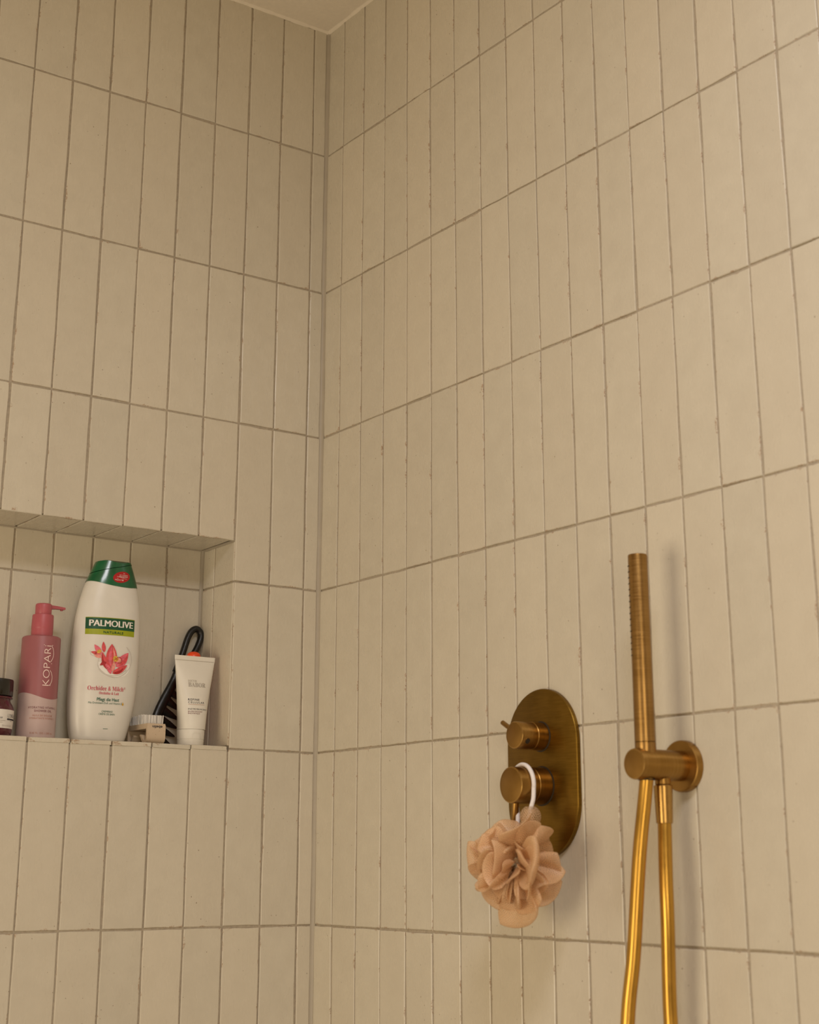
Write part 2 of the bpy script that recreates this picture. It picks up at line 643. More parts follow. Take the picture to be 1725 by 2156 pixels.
fillet('trim_1', (0.0006, 0.0006, FLOOR), (0.0006, 0.0006, CEIL), (-1, 0, 0), (0, -1, 0), 0.0062)
fillet('trim_2', (NX1 + 0.0004, ND + 0.0004, SH), (NX1 + 0.0004, ND + 0.0004, NZ1), (-1, 0, 0), (0, -1, 0), 0.0045)
fillet('trim_3', (NX0, ND + .0004, NZ1 + .0004), (NX1, ND + .0004, NZ1 + .0004), (0, -1, 0), (0, 0, -1), 0.0030)
fillet('trim_4', (NX1 + .0004, 0.002, NZ1 + .0004), (NX1 + .0004, ND, NZ1 + .0004), (-1, 0, 0), (0, 0, -1), 0.0030)

# ceiling with a hand-filled paint bead along the walls
mb = MB().box(XW - .1, 0.15, YW - .1, 0.30, CEIL, CEIL + 0.08)
ceiling = struct(mb.build('ceiling', 'ceiling_paint'))


def bead(name, p0, p1, d1, d2, r0):
    p0, p1, d1, d2 = Vector(p0), Vector(p1), Vector(d1), Vector(d2)
    n = 120
    rings = []
    rr = random.Random(3)
    for i in range(n + 1):
        p = p0.lerp(p1, i / n)
        r = r0 * (1 + 0.25 * math.sin(i * 0.9) * rr.random() + rr.uniform(-.12, .12))
        rings.append([p - d1 * .003 - d2 * .003, p + d1 * r, p + (d1 + d2) * r * 0.42, p + d2 * r])
    return struct(MB().rings(rings).build(name, 'ceiling_paint', smooth=True))


bead('trim_5', (-1.2, 0, CEIL), (0, 0, CEIL), (0, -1, 0), (0, 0, -1), 0.0042)
bead('trim_6', (0, 0, CEIL), (0, -1.3, CEIL), (-1, 0, 0), (0, 0, -1), 0.0042)

# the rest of the room behind the camera
struct(MB().box(XW - .1, 0.15, YW - .1, 0.3, -0.1, FLOOR).build('floor', 'floor_stone'))
struct(MB().box(XW - .1, XW, YW - .1, 0.3, FLOOR, CEIL).build('wall_side', 'plaster'))
struct(MB().box(XW, 0.15, YW - .1, YW, FLOOR, CEIL).build('wall_back', 'plaster'))


def added_frame(name, c, along, w, h, n):  # bare frame, invented to dress an added area light
    along, n = Vector(along), Vector(n)
    c = Vector(c)
    root = None
    m = MB()

    def bar(u0, u1, z0, z1):
        ps = [c + along * u + n * d + Vector((0, 0, z)) for u in (u0, u1) for d in (0.0, 0.03) for z in (z0, z1)]
        m.add(ps, [(0, 1, 3, 2), (4, 6, 7, 5), (0, 4, 5, 1), (2, 3, 7, 6), (0, 2, 6, 4), (1, 5, 7, 3)])
    t = 0.05
    bar(-w / 2 - t, w / 2 + t, h / 2, h / 2 + t)
    bar(-w / 2 - t, w / 2 + t, -h / 2 - t, -h / 2)
    bar(-w / 2 - t, -w / 2, -h / 2, h / 2)
    bar(w / 2, w / 2 + t, -h / 2, h / 2)
    return struct(m.build(name, 'frame_white'))


added_frame('added_frame_1', (-1.60, YW, 1.30), (1, 0, 0), 0.92, 0.92, (0, 1, 0))  # both frames are made-up surrounds for the added side and back lights
added_frame('added_frame_2', (XW, -1.00, 0.90), (0, 1, 0), 0.92, 0.92, (1, 0, 0))

# ------------------------------------------------------------------ shower valve
AX = Matrix.Rotation(R(-90), 4, 'Y')      # local z -> -x (out of the right wall)


def at_axis(y, z):
    return Matrix.Translation((0, y, z)) @ AX


VY, VZ = -0.5423, 1.302
valve = thing('shower_valve', 'brushed bronze oval shower valve plate with two round knobs on the tiled wall', 'shower valve', (-0.0005, VY, VZ))
pr = 0.0671


def stadium(r, zt, zb, x, seg=40):
    pts = []
    for k in range(seg + 1):
        a = PI * k / seg
        pts.append((x, r * math.cos(a), zt + r * math.sin(a)))
    for k in range(seg + 1):
        a = PI + PI * k / seg
        pts.append((x, r * math.cos(a), zb + r * math.sin(a)))
    return pts


ztc, zbc = 1.3385 - VZ, 1.2660 - VZ
MB().rings([stadium(pr, ztc, zbc, 0.0), stadium(pr, ztc, zbc, -0.0048), stadium(pr - .0006, ztc, zbc, -0.0058), stadium(pr - .0016, ztc, zbc, -0.0062)]).build('plate', 'brass_plate', valve, 30)


def knob(zc, r, length, collar):
    mt = at_axis(0, zc - VZ)
    mt2 = mt
    # dark seat ring, collar, knob body with a rounded rim
    MB().lathe([(r + .0022, 0.0060), (r + .0022, 0.0066), (r + .0006, 0.0068)], 64, mt).build('seat_ring', 'hole_dark', valve, 30)
    MB().lathe([(r + .0006, 0.0062), (r + .0006, collar - .0006), (r + .0001, collar)], 64, mt).build('collar', 'brass_turned', valve, 30)
    k = MB().lathe([(r - .0006, collar), (r - .0006, collar + .0008), (r, collar + .0014), (r, length - .0012), (r - .0004, length - .0004), (r - .0014, length)], 64, mt).build('knob', 'brass_turned', valve, 30)
    MB().lathe([(r - .0009, length - .0008), (r - .0004, length - .0003), (r - .0012, length + .0001), (r - .0019, length + .0001)], 64, mt, False, False).build('rim', 'brass_rim', k, 30)
    return k


k1 = knob(1.3462, 0.0168, 0.0490, 0.0235)
k2 = knob(1.2857, 0.0221, 0.0560, 0.0270)


def pin(kn, zc, x, ang, r0, r1, rad):
    d = Vector((0, math.cos(ang), math.sin(ang)))
    p0 = Vector((-x, 0, zc - VZ)) + d * r0
    p1 = Vector((-x, 0, zc - VZ)) + d * r1
    MB().tube([p0, p1 - d * .0008, p1 - d * .0002, p1], [rad, rad, rad * .9, rad * .75], 20).build('lever', 'brass_turned', kn, 40)


pin(k1, 1.3462, 0.0415, R(29), 0.012, 0.0375, 0.0031)
pin(k2, 1.2857, 0.0470, R(-84), 0.016, 0.0450, 0.0042)
# round limiter hole in the side of the small knob
d = Vector((-0.12, math.cos(R(208)), math.sin(R(208)))).normalized()
p = Vector((-0.0400, 0, 1.3462 - VZ)) + Vector((0, math.cos(R(208)), math.sin(R(208)))) * 0.01655
dd = Vector((0, math.cos(R(208)), math.sin(R(208))))
MB().tube([p - dd * .003, p + dd * .00035], 0.0042, 24).build('stop_button', 'brass_rim', k1, 40)
MB().tube([p - dd * .003, p + dd * .00055], 0.0035, 24).build('stop_recess', 'hole_dark', k1, 40)

# ------------------------------------------------------------------ hand shower on its bracket
BY, BZ = -0.785, 1.2983
bracket = thing('shower_bracket', 'round bronze wall bracket arm with flange carrying the hand shower', 'shower bracket', (0, BY, BZ))
mt = AX
MB().lathe([(0.0285, 0.0002), (0.0285, 0.0065), (0.0280, 0.0080), (0.0268, 0.0088), (0.0175, 0.0090)], 64, mt).build('flange', 'brass_turned', bracket, 30)
arm = MB().lathe([(0.0168, 0.0088), (0.0168, 0.0772), (0.0163, 0.0781), (0.0152, 0.0785)], 64, mt).build('arm', 'brass_turned', bracket, 30)
MB().lathe([(0.0159, 0.0779), (0.0164, 0.0784), (0.0156, 0.0787), (0.0149, 0.0786)], 64, mt, False, False).build('rim', 'brass_rim', arm, 30)
MB().lathe([(0.0087, -0.0130), (0.0087, -0.0205), (0.0080, -0.0215)], 40, Matrix.Translation((-0.036, 0, 0))).build('hose_outlet', 'brass_turned', bracket, 30)
HX = -0.0605
MB().lathe([(0.0092, -0.0172), (0.0092, -0.0158)], 32, Matrix.Translation((HX, 0, 0))).build('cradle_opening', 'hole_dark', bracket, 30)

hand = thing('hand_shower', 'slim cylindrical brushed bronze hand shower standing upright in the wall bracket', 'hand shower', (HX, BY, BZ))
MB().lathe([(0.0116, 0.0245), (0.0114, 0.08), (0.0112, 0.2335), (0.0110, 0.2347), (0.0104, 0.2353), (0.0098, 0.2350)], 56).build('handle', 'brass_handset', hand, 30)
MB().lathe([(0.0113, 0.0120), (0.0116, 0.0145), (0.0116, 0.0238), (0.0112, 0.0242)], 56).build('collar', 'brass_handset', hand, 30)
for k in range(16):           # spray nozzles along the far left side
    for dj in (-1, 1):
        a = R(150 + dj * 9)
        zz = 0.120 + k * 0.0068
        dv = Vector((math.cos(a), math.sin(a), 0))
        MB().tube([dv * .0108 + Vector((0, 0, zz)), dv * .0118 + Vector((0, 0, zz))], [.0009, .0006], 6).build('nozzle', 'hole_dark', hand)

hose = thing('shower_hose', 'smooth golden shower hose hanging in a loop below the bracket', 'hose', (0, BY, 0.55))
zb = 0.55
path = [(HX, 0, 1.284 - zb), (HX - .002, 0.002, 1.262 - zb), (HX - .010, 0.006, 1.20 - zb), (HX - .019, 0.011, 1.10 - zb), (HX - .026, 0.017, 1.03 - zb),
        (HX - .034, 0.020, 0.90 - zb), (HX - .036, 0.010, 0.72 - zb), (HX - .020, -0.012, 0.60 - zb), (HX + .004, -0.030, 0.575 - zb), (HX + .022, -0.038, 0.64 - zb),
        (HX + .028, -0.022, 0.80 - zb), (HX + .025, -0.004, 0.95 - zb), (HX + .0215, 0.0010, 1.03 - zb), (HX + .0165, -0.0060, 1.13 - zb), (HX + .0175, -0.0055, 1.18 - zb), (HX + .0240, -0.0005, 1.236 - zb), (HX + .0245, 0, 1.245 - zb)]
MB().tube(spline(path, 10), 0.0077, 20).build('hose_pipe', 'hose_gold', hose, True)
zz = 1.2765 - zb
MB().lathe([(0.0098, zz), (0.0105, zz - .001), (0.0102, zz - .014), (0.0092, zz - .0405), (0.0088, zz - .0410)], 48, Matrix.Translation((-0.036, 0, 0))).build('conical_nut', 'brass_rim', hose, 30)
MB().lathe([(0.0078, zz), (0.0078, zz + .004)], 32, Matrix.Translation((-0.036, 0, 0))).build('washer', 'hole_dark', hose, 30)

# ------------------------------------------------------------------ bath pouf on the lower knob
LC = Vector((-0.076, -0.5760, 1.1960))
pouf = thing('bath_pouf', 'peach netted bath pouf hanging by a white cord from the lower knob', 'bath pouf', LC)
rp = random.Random(21)


def ridge(c, start, head, length, Rr, r0, wid, leanv, turn, seed, squash=(1, 1, 1)):
    """a meandering double-walled fold of netting standing on a small ball"""
    q = random.Random(seed)
    n = max(24, int(length / 0.045))
    d_ = Vector(start).normalized()
    h_ = Vector(head)
    h_ = (h_ - d_ * h_.dot(d_)).normalized()
    p1, p2, p3, p4 = (q.uniform(0, 6.28) for _ in range(4))
    nT = 14
    rows = []
    for i in range(n + 1):
        s_ = i / n
        side = d_.cross(h_)
        end = min(1.0, 7 * s_, 7 * (1 - s_)) ** 0.5
        R_ = Rr * (0.90 + 0.10 * math.sin(s_ * length * 2.3 + p1)) * (0.55 + 0.45 * end)
        w_ = wid * (0.65 + 0.35 * math.sin(s_ * length * 3.1 + p2))
        ln = leanv * math.sin(s_ * length * 1.9 + p3) + leanv * .5 * math.sin(s_ * length * 4.3 + p4)
        row = []
        for j in range(nT + 1):
            t = j / nT
            bu = math.sin(PI * t) ** 0.60
            fl = 1 + 0.5 * bu
            dd2 = (d_ + side * ((t - .5) * 2 * w_ * fl * (0.25 + .75 * math.sin(PI * t)) + ln * bu * bu)).normalized()
            rr = r0 + (R_ - r0) * bu
            p_ = dd2 * rr
            row.append((c + Vector((p_.x * squash[0], p_.y * squash[1], p_.z * squash[2])), (s_ * length * Rr * .8, t * 1.7 * Rr)))
        rows.append(row)
        ang = turn * 0.05 * (math.sin(s_ * length * 2.7 + p2) + .6 * math.sin(s_ * length * 5.9 + p1))
        h_ = (h_ * math.cos(ang) + side * math.sin(ang)).normalized()
        st_ = length / n
        d2 = (d_ * math.cos(st_) + h_ * math.sin(st_)).normalized()
        h_ = (h_ - d2 * h_.dot(d2)).normalized()
        d_ = d2
    return rows


def net_mesh(strips, name, mat):
    verts, faces, uvs = [], [], []
    for rows in strips:
        base, m_ = len(verts), len(rows[0])
        for row in rows:
            for p_, uv_ in row:
                verts.append(tuple(p_))
                uvs.append(uv_)
        for i in range(len(rows) - 1):
            for j in range(m_ - 1):
                q = base + i * m_ + j
                faces.append((q, q + 1, q + m_ + 1, q + m_))
    me = bpy.data.meshes.new(name)
    me.from_pydata(verts, [], faces)
    lay = me.uv_layers.new(name='UVMap')
    for lp in me.loops:
        lay.data[lp.index].uv = uvs[lp.vertex_index]
    o = link_mesh(name, me, mat, pouf, 180)
    o['kind'] = 'stuff'
    return o


O3 = Vector((0, 0, 0))
SQ = (0.92, 1.06, 1.0)
gold = PI * (3 - math.sqrt(5))
NF = 64
POLE = Vector((.10, -.38, .92)).normalized()       # the folds run out from the knot at the top
strips = []
for i in range(NF):
    zf = 1 - 2 * (i + .5) / NF
    rf = math.sqrt(1 - zf * zf)
    b0 = Vector((rf * math.cos(gold * i), rf * math.sin(gold * i), zf))
    hd = -POLE + Vector((rp.uniform(-1, 1), rp.uniform(-1, 1), rp.uniform(-1, 1))) * .55
    strips.append(ridge(O3, b0, hd, rp.uniform(.7, 1.35), rp.uniform(.050, .0665), .014, rp.uniform(.045, .12), rp.uniform(.10, .32), rp.uniform(.8, 2.2), 100 + i, SQ))
# dense gathered heart of the pouf
for i in range(10):
    strips.append(ridge(O3, (math.cos(i * 2.4), math.sin(i * 2.4), .8 - .17 * i), (0, 0, 1), 2.2, .040, .006, .30, .3, 1.5, 300 + i, SQ))
net_mesh(strips, 'netting', 'loofah_net')
# broad sheer folds hanging out at the bottom, the right and the left
CV = Vector((-.56, -.78, 0))          # roughly towards the room
strips = []
for st, hd, ln_, Rr, wd, sd in (((-.25, .50, -.95), (.3, -1, -.1), 1.3, .077, .13, 1), ((-.3, -.75, -.55), (.2, -.1, .9), 1.2, .072, .15, 2), ((-.45, -.80, .35), (.3, -.2, -.9), 1.2, .070, .13, 3),
                                ((-.35, .90, .45), (-.2, .3, -.9), .8, .067, .13, 4)):
    strips.append(ridge(O3, st, hd, ln_, Rr, .018, wd, .16, .8, sd, SQ))
net_mesh(strips, 'sheer_fold', 'loofah_net')
# gathered tuft round the cord: a small open ball of net with its neck
TC = Vector((-0.0455, -0.5655, 1.2475)) - LC
rows = []
for i in range(25):
    a_ = 2 * PI * i / 24
    row = []
    for j in range(15):
        t = j / 14
        el = R(-82 + 150 * t)
        rr = 0.0128 * (1 + .05 * math.sin(5 * a_))
        row.append((TC + Vector((rr * math.cos(el) * math.cos(a_), rr * math.cos(el) * math.sin(a_), rr * math.sin(el))), (a_ * .0128, t * .034)))
    rows.append(row)
net_mesh([rows], 'gathered_tuft', 'loofah_net_open')
rows = []
for i in range(19):
    a_ = 2 * PI * i / 18
    row = []
    for j in range(9):
        t = j / 8
        rr = (.0062 + .012 * (1 - t) ** 2.2) * (1 + .12 * math.sin(7 * a_ + 2 * t))
        c_ = Vector((-.058, -.566, 1.218)).lerp(Vector((-.0455, -.5655, 1.256)), t) - LC
        row.append((c_ + Vector((rr * math.cos(a_), rr * math.sin(a_), 0)), (a_ * .01, t * .04)))
    rows.append(row)
net_mesh([rows], 'gathered_neck', 'loofah_net')
# cord looped over the knob


def loc_(p):
    return Vector(p) - LC


ky, kz, kr = -0.5423, 1.2857, 0.0221 + 0.0029
cord = [loc_((-0.0465, -0.5640, 1.2450)), loc_((-0.0455, -0.5660, 1.2560)), loc_((-0.0430, -0.5685, 1.2680))]
for a in range(-12, 206, 11):
    aa = R(a)
    cord.append(loc_((-0.0375 - .003 * math.cos(aa), ky - kr * math.cos(aa), kz + kr * math.sin(aa))))
cord += [loc_((-0.040, -0.534, 1.258)), loc_((-0.050, -0.547, 1.244)), loc_((-0.058, -0.555, 1.230))]
MB().tube(spline(cord, 4), 0.0027, 12).build('hanging_cord', 'cord_white', pouf, True)

# ------------------------------------------------------------------ print helpers


def text_geometry(body, width=None, cap=None, bold=0.0, spacing=1.0, align='LEFT'):
    c = bpy.data.curves.new('print', 'FONT')
    c.body = body
    c.size = 1.0
    c.offset = 0.0 if 'M' in body else bold
    c.space_character = spacing
    c.resolution_u = 4
    o = bpy.data.objects.new('print', c)
    COL.objects.link(o)
    me = bpy.data.meshes.new_from_object(o)
    vs = [v.co.copy() for v in me.vertices]
    fs = [tuple(p.vertices) for p in me.polygons]
    bpy.data.objects.remove(o)
    bpy.data.curves.remove(c)
    bpy.data.meshes.remove(me)
    x0 = min(v.x for v in vs)
    x1 = max(v.x for v in vs)
    sy = cap / 0.70
    sx = width / (x1 - x0) if width else sy
    return [((v.x - x0) * sx, v.y * sy) for v in vs], fs, (x1 - x0) * sx


def lettering(body, u, v, width, cap, surf, mat, parent, bold=0.0, spacing=1.0, rot=0.0, center=True, name='lettering', slope=0.0, fat=0.0):
    """print text on a surface: (u, v) is the middle (or left end) of the base line"""
    vs, fs, w = text_geometry(body, width, cap, bold, spacing)
    du = -w / 2 if center else 0
    ca, sa = math.cos(rot), math.sin(rot)
    pts = []
    for x, y in vs:
        x += du
        y += slope * x
        pts.append((u + x * ca - y * sa, v + x * sa + y * ca))
    allp, allf = [], []
    for k in ((0,) if not fat else (-1, 0, 1)):     # heavier type: the same letters set three times, a hair apart
        n0 = len(allp)
        allp += [surf(p_[0] + k * fat, p_[1]) for p_ in pts]
        allf += [tuple(i + n0 for i in f) for f in fs]
    return mesh(name, allp, allf, mat, parent, fix=False)


def patch(poly_fn, nu, nv, surf, mat, parent, name):
    """print a quad-grid patch: poly_fn(s, t) -> (u, v)"""
    vs = [surf(*poly_fn(i / nu, j / nv)) for i in range(nu + 1) for j in range(nv + 1)]
    fs = [(i * (nv + 1) + j, (i + 1) * (nv + 1) + j, (i + 1) * (nv + 1) + j + 1, i * (nv + 1) + j + 1) for i in range(nu) for j in range(nv)]
    return mesh(name, vs, fs, mat, parent, fix=False)


def rect(u0, u1, v0, v1, surf, mat, parent, name, n=16):
    return patch(lambda s, t: (u0 + (u1 - u0) * s, v0 + (v1 - v0) * t), n, 3, surf, mat, parent, name)


def blob(outline, surf, mat, parent, name):
    """a flat printed shape with a spine: outline = [(u_left, u_right, v), ...] from bottom to top"""
    vs, fs = [], []
    n = 4
    for a, b, v in outline:
        for k in range(n + 1):
            vs.append(surf(a + (b - a) * k / n, v))
    for i in range(len(outline) - 1):
        for k in range(n):
            q = i * (n + 1) + k
            fs.append((q, q + 1, q + n + 2, q + n + 1))
    return mesh(name, vs, fs, mat, parent, fix=False)


def petal(p0, p1, width, surf, mat, parent, name='petal', bend=0.0, point=0.8, lift=0):
    """leaf shape from p0 to p1 in print space"""
    p0, p1 = Vector(p0), Vector(p1)
    ax = p1 - p0
    nr = Vector((-ax.y, ax.x)).normalized()
    m = 12
    vs, fs = [], []
    for i in range(m + 1):
        t = i / m
        w = width * 0.5 * (math.sin(PI * t ** point)) ** 0.85
        c = p0 + ax * t + nr * bend * math.sin(PI * t)
        for k in (-1, -.33, .33, 1):
            q = c + nr * w * k
            vs.append(surf(q.x, q.y, lift))
    for i in range(m):
        for k in range(3):
            q = i * 4 + k
            fs.append((q, q + 1, q + 5, q + 4))
    return mesh(name, vs, fs, mat, parent, fix=False)


def stroke(pts, w, surf, mat, parent, name, lift=0):
    pts = [Vector(p) for p in pts]
    vs, fs = [], []
    for i, p in enumerate(pts):
        t = (pts[min(i + 1, len(pts) - 1)] - pts[max(i - 1, 0)]).normalized()
        nr = Vector((-t.y, t.x))
        vs += [surf(*(p + nr * w / 2), lift), surf(*(p - nr * w / 2), lift)]
    for i in range(len(pts) - 1):
        fs.append((2 * i, 2 * i + 1, 2 * i + 3, 2 * i + 2))
    return mesh(name, vs, fs, mat, parent, fix=False)


def disc(u, v, ru, rv, surf, mat, parent, name, tilt=0.0, lift=0, seg=28):
    vs = [surf(u, v, lift)]
    fs = []
    nr = 4
    for r_ in range(1, nr + 1):
        for k in range(seg):
            a = 2 * PI * k / seg
            x, y = ru * r_ / nr * math.cos(a), rv * r_ / nr * math.sin(a)
            vs.append(surf(u + x * math.cos(tilt) - y * math.sin(tilt), v + x * math.sin(tilt) + y * math.cos(tilt), lift))
    for k in range(seg):
        fs.append((0, 1 + k, 1 + (k + 1) % seg))
    for r_ in range(nr - 1):
        for k in range(seg):
            a, b = 1 + r_ * seg + k, 1 + r_ * seg + (k + 1) % seg
            fs.append((a, a + seg, b + seg, b))
    return mesh(name, vs, fs, mat, parent, fix=False)


def lerp_table(tab, z):
    if z <= tab[0][0]:
        return tab[0][1:]
    for a, b in zip(tab[:-1], tab[1:]):
        if z <= b[0]:
            t = (z - a[0]) / (b[0] - a[0])
            t = t * t * (3 - 2 * t) * .35 + t * .65
            return tuple(p + (q - p) * t for p, q in zip(a[1:], b[1:]))
    return tab[-1][1:]


SHZ = SH + 0.0004              # everything on the shelf stands here

# ------------------------------------------------------------------ tall white bath bottle
bb = thing('bath_bottle', 'tall white creme bath bottle with green flip cap and pink orchid picture', 'bottle', (-0.334, 0.055, SHZ), R(-6))
#        z      half width  half depth  centre x
PROF = [(0.0000, 0.0375, 0.0225, -.0052), (0.0030, 0.0398, 0.0240, -.0050), (0.0250, 0.0450, 0.0255, -.0042), (0.0570, 0.0494, 0.0268, -.0022), (0.0850, 0.0506, 0.0272, -.0012),
        (0.1120, 0.0508, 0.0272, -.0002), (0.1450, 0.0504, 0.0270, .0004), (0.1800, 0.0484, 0.0262, .0010), (0.2050, 0.0448, 0.0250, .0020), (0.2310, 0.0384, 0.0232, .0030),
        (0.2470, 0.0325, 0.0215, .0040), (0.2660, 0.0250, 0.0190, .0048)]


def smooth_table(tab, z):
    zs = [r_[0] for r_ in tab]
    i = max(0, min(len(zs) - 2, next((k for k in range(len(zs) - 1) if z <= zs[k + 1]), len(zs) - 2)))
    t = (z - zs[i]) / (zs[i + 1] - zs[i])
    out = []
    for c in range(1, len(tab[0])):
        def sl(k):
            k0, k1 = max(0, k - 1), min(len(zs) - 1, k + 1)
            return (tab[k1][c] - tab[k0][c]) / (zs[k1] - zs[k0])
        h = zs[i + 1] - zs[i]
        a, b, ma, mb_ = tab[i][c], tab[i + 1][c], sl(i) * h, sl(i + 1) * h
        out.append((2 * t ** 3 - 3 * t * t + 1) * a + (t ** 3 - 2 * t * t + t) * ma + (-2 * t ** 3 + 3 * t * t) * b + (t ** 3 - t * t) * mb_)
    return out


def sup(a, b, cx, ang, e=2.35):
    c, s = math.cos(ang), math.sin(ang)
    return (cx + a * math.copysign(abs(c) ** (2 / e), c), b * math.copysign(abs(s) ** (2 / e), s))


def bottle_ring(z, grow=0.0, n=72):
    a, b, cx = smooth_table(PROF, z)
    return [sup(a + grow, b + grow, cx, 2 * PI * k / n) for k in range(n)]


rings = []
for z in [0, .0008, .002, .004, .008] + [.015 + k * .0098 for k in range(24)]:
    gr = -0.0022 * (1 - min(1, z / .004)) ** 2
    rings.append([(x, y, z) for x, y in bottle_ring(z, gr)])
MB().rings(rings).build('body', 'bottle_white', bb, True)


def bsurf(u, v, lift=0, off=0.00025):
    a, b, cx = smooth_table(PROF, v)
    x = max(-.985, min(.985, (u - cx) / a))
    return (u, -b * (1 - abs(x) ** 2.35) ** (1 / 2.35) - off - lift * 0.00012, v)


def wave_z(u):
    # lower edge of the cap on the front: high at the left, low right of the middle
    t = max(-1, min(1, (u + .004) / .040))
    return 0.2290 + 0.0042 * math.cos((t + .80) * PI / 1.28)


def seam_z(u):
    return 0.2530 + 0.0078 * max(-1, min(1, u / .030))


def top_z(u):
    t = max(-1, min(1, (u - .003) / .026))
    return 0.2628 + 0.0016 * math.cos((t + .75) * PI / 1.05) + 0.0005 * t


def cap_shell(z_lo, z_hi, grow, name, mat, parent, close):
    n = 72
    rings = []
    m = 10
    for i in range(m + 1):
        ring = []
        for k in range(n):
            ang = 2 * PI * k / n
            # use the ring position to get x, then height between both edges
            a, b, cx = smooth_table(PROF, .245)
            u = cx + a * math.cos(ang)
            z = z_lo(u) + (z_hi(u) - z_lo(u)) * i / m
            a, b, cx = smooth_table(PROF, z)
            x, y = sup(a + grow, b + grow, cx, ang)
            ring.append((x, y, z))
        rings.append(ring)
    if close:
        r2 = [(.0035 + (x - .0035) * .90, y * .90, z + .0009) for x, y, z in rings[-1]]
        rings.append(r2)
    return MB().rings(rings, cap0=False, cap1=close).build(name, mat, parent, 50)


capo = cap_shell(wave_z, lambda u: seam_z(u) - .0004, 0.00055, 'cap', 'cap_green', bb, True)
cap_shell(lambda u: seam_z(u) + .0004, top_z, 0.0009, 'flip_lid', 'cap_green', capo, True)


def csurf(u, v, lift=0):
    return bsurf(u, v, lift, 0.0009)


# red oval sticker on the cap
disc(0.0115, 0.2397, 0.0137, 0.0083, csurf, 'print_red', bb, 'sticker', R(14))
lettering('für', .0155, .2449, .0030, .0011, lambda u, v: csurf(u, v, 2), 'print_white', bb, .01)
lettering('ein weiches', .0145, .2424, .0135, .0013, lambda u, v: csurf(u, v, 2), 'print_white', bb, .01)
lettering('Hautgefühl', .0142, .2399, .0135, .0016, lambda u, v: csurf(u, v, 2), 'print_white', bb, .01)
stroke([(.0040 + .0016 * k, .2393 - .0011 * math.sin(k * .31 - 1.2) - .00007 * k) for k in range(11)], .00035, csurf, 'print_white', bb, 'printed_line', 2)
lettering('mit', .0050, .2371, .0026, .0009, lambda u, v: csurf(u, v, 2), 'print_white', bb, .01)
lettering('Vitamin E', .0060, .2345, .0105, .0017, lambda u, v: csurf(u, v, 2), 'print_white', bb, .01)
disc(.0131, .2352, .0008, .0013, csurf, 'print_white', bb, 'printed_drop', 0, 2, 12)

# brand panel
X = -0.0065                   # shift of the printed artwork towards the camera side
rect(-.0318 + X, .0420 + X, .1526, .1779, bsurf, 'print_lime', bb, 'label_band')
rect(-.0318 + X, .0420 + X, .1606, .1770, lambda u, v: bsurf(u, v, 1), 'print_green', bb, 'label_panel')
b2 = lambda u, v: bsurf(u, v, 3)
lettering('PALMOLIVE', .0060 + X, .1648, .0655, .0092, b2, 'print_white', bb, 0, fat=.0005)
lettering('NATURALS', .0085 + X, .1548, .0300, .0033, b2, 'print_green', bb, .02, 1.15)


def art(x, z):
    return (x + X, z)


# milk splash
mk = [(-.0245, .1290), (-.0215, .1222), (-.012, .1200), (-.0120, .1130), (-.0115, .1060), (-.004, .0985), (.006, .0930), (.018, .0925), (.029, .0980), (.037, .1080), (.0395, .1180), (.037, .1290), (.030, .1370)]
sp = [Vector((p.x + X, p.y)) for p in spline([(a, b, 0) for a, b in mk], 6)]
stroke([(p.x, p.y) for p in sp], .0011, bsurf, 'milk_shade', bb, 'milk_rim', 1)
blob([(.010 + X, .020 + X, .0918), (.002 + X, .030 + X, .0948), (-.006 + X, .034 + X, .0990), (-.010 + X, .0365 + X, .1040), (-.0115 + X, .0375 + X, .1090), (-.0115 + X, .036 + X, .1130)], bsurf, 'milk_light', bb, 'milk_pool')
stroke([(p.x + X, p.y) for p in spline([(-.0105, .103, 0), (-.002, .0965, 0), (.010, .0940, 0), (.022, .0965, 0), (.032, .1040, 0)], 6)], .0013, bsurf, 'milk_shade', bb, 'milk_ripple', 1)
# orchids
P_ = lambda a, b, w, m, l=2, bend=0, pt=.8: petal(art(*a), art(*b), w, bsurf, m, bb, 'petal', bend, pt, l)
P_((-.0080, .1240), (-.0185, .1378), .0075, 'petal_pink')
P_((-.0040, .1270), (-.0060, .1425), .0060, 'petal_coral')
P_((-.0090, .1235), (-.0230, .1272), .0055, 'petal_coral')
P_((-.0180, .1225), (-.0040, .1205), .0060, 'petal_light')
disc(*art(-.0115, .1278), .0034, .0026, bsurf, 'petal_yellow', bb, 'flower_centre', R(20), 3, 14)
disc(*art(-.0160, .1252), .0014, .0018, bsurf, 'petal_dark', bb, 'flower_centre', R(-30), 4, 12)
P_((.0078, .1010), (.0070, .1398), .0165, 'petal_coral', 5, 0, 1.0)
P_((.0070, .1040), (.0072, .1380), .0045, 'petal_pink', 6, .002)
P_((.0088, .1060), (.0080, .1360), .0030, 'petal_light', 6, -.0035)
P_((.0088, .1000), (-.0070, .1278), .0095, 'petal_coral', 7, .003)
P_((.0085, .1000), (-.0068, .1260), .0035, 'petal_dark', 8, .005)
P_((.0150, .1070), (.0335, .1288), .0135, 'petal_pink', 5, -.001)
P_((.0180, .1085), (.0333, .1280), .0045, 'petal_coral', 6, -.003)
P_((.0095, .0975), (.0325, .1110), .0085, 'petal_coral', 7, -.0015)
P_((.0110, .0975), (.0270, .1060), .0035, 'petal_dark', 8, -.002)
P_((.0080, .0965), (-.0030, .1120), .0060, 'petal_pink', 8, -.001)
P_((.0000, .1120), (-.0095, .1080), .0050, 'petal_dark', 8, -.001)
P_((.0095, .1000), (.0120, .1150), .0060, 'petal_light', 9)
disc(*art(.0135, .1185), .0042, .0042, bsurf, 'petal_yellow', bb, 'flower_centre', 0, 10, 16)
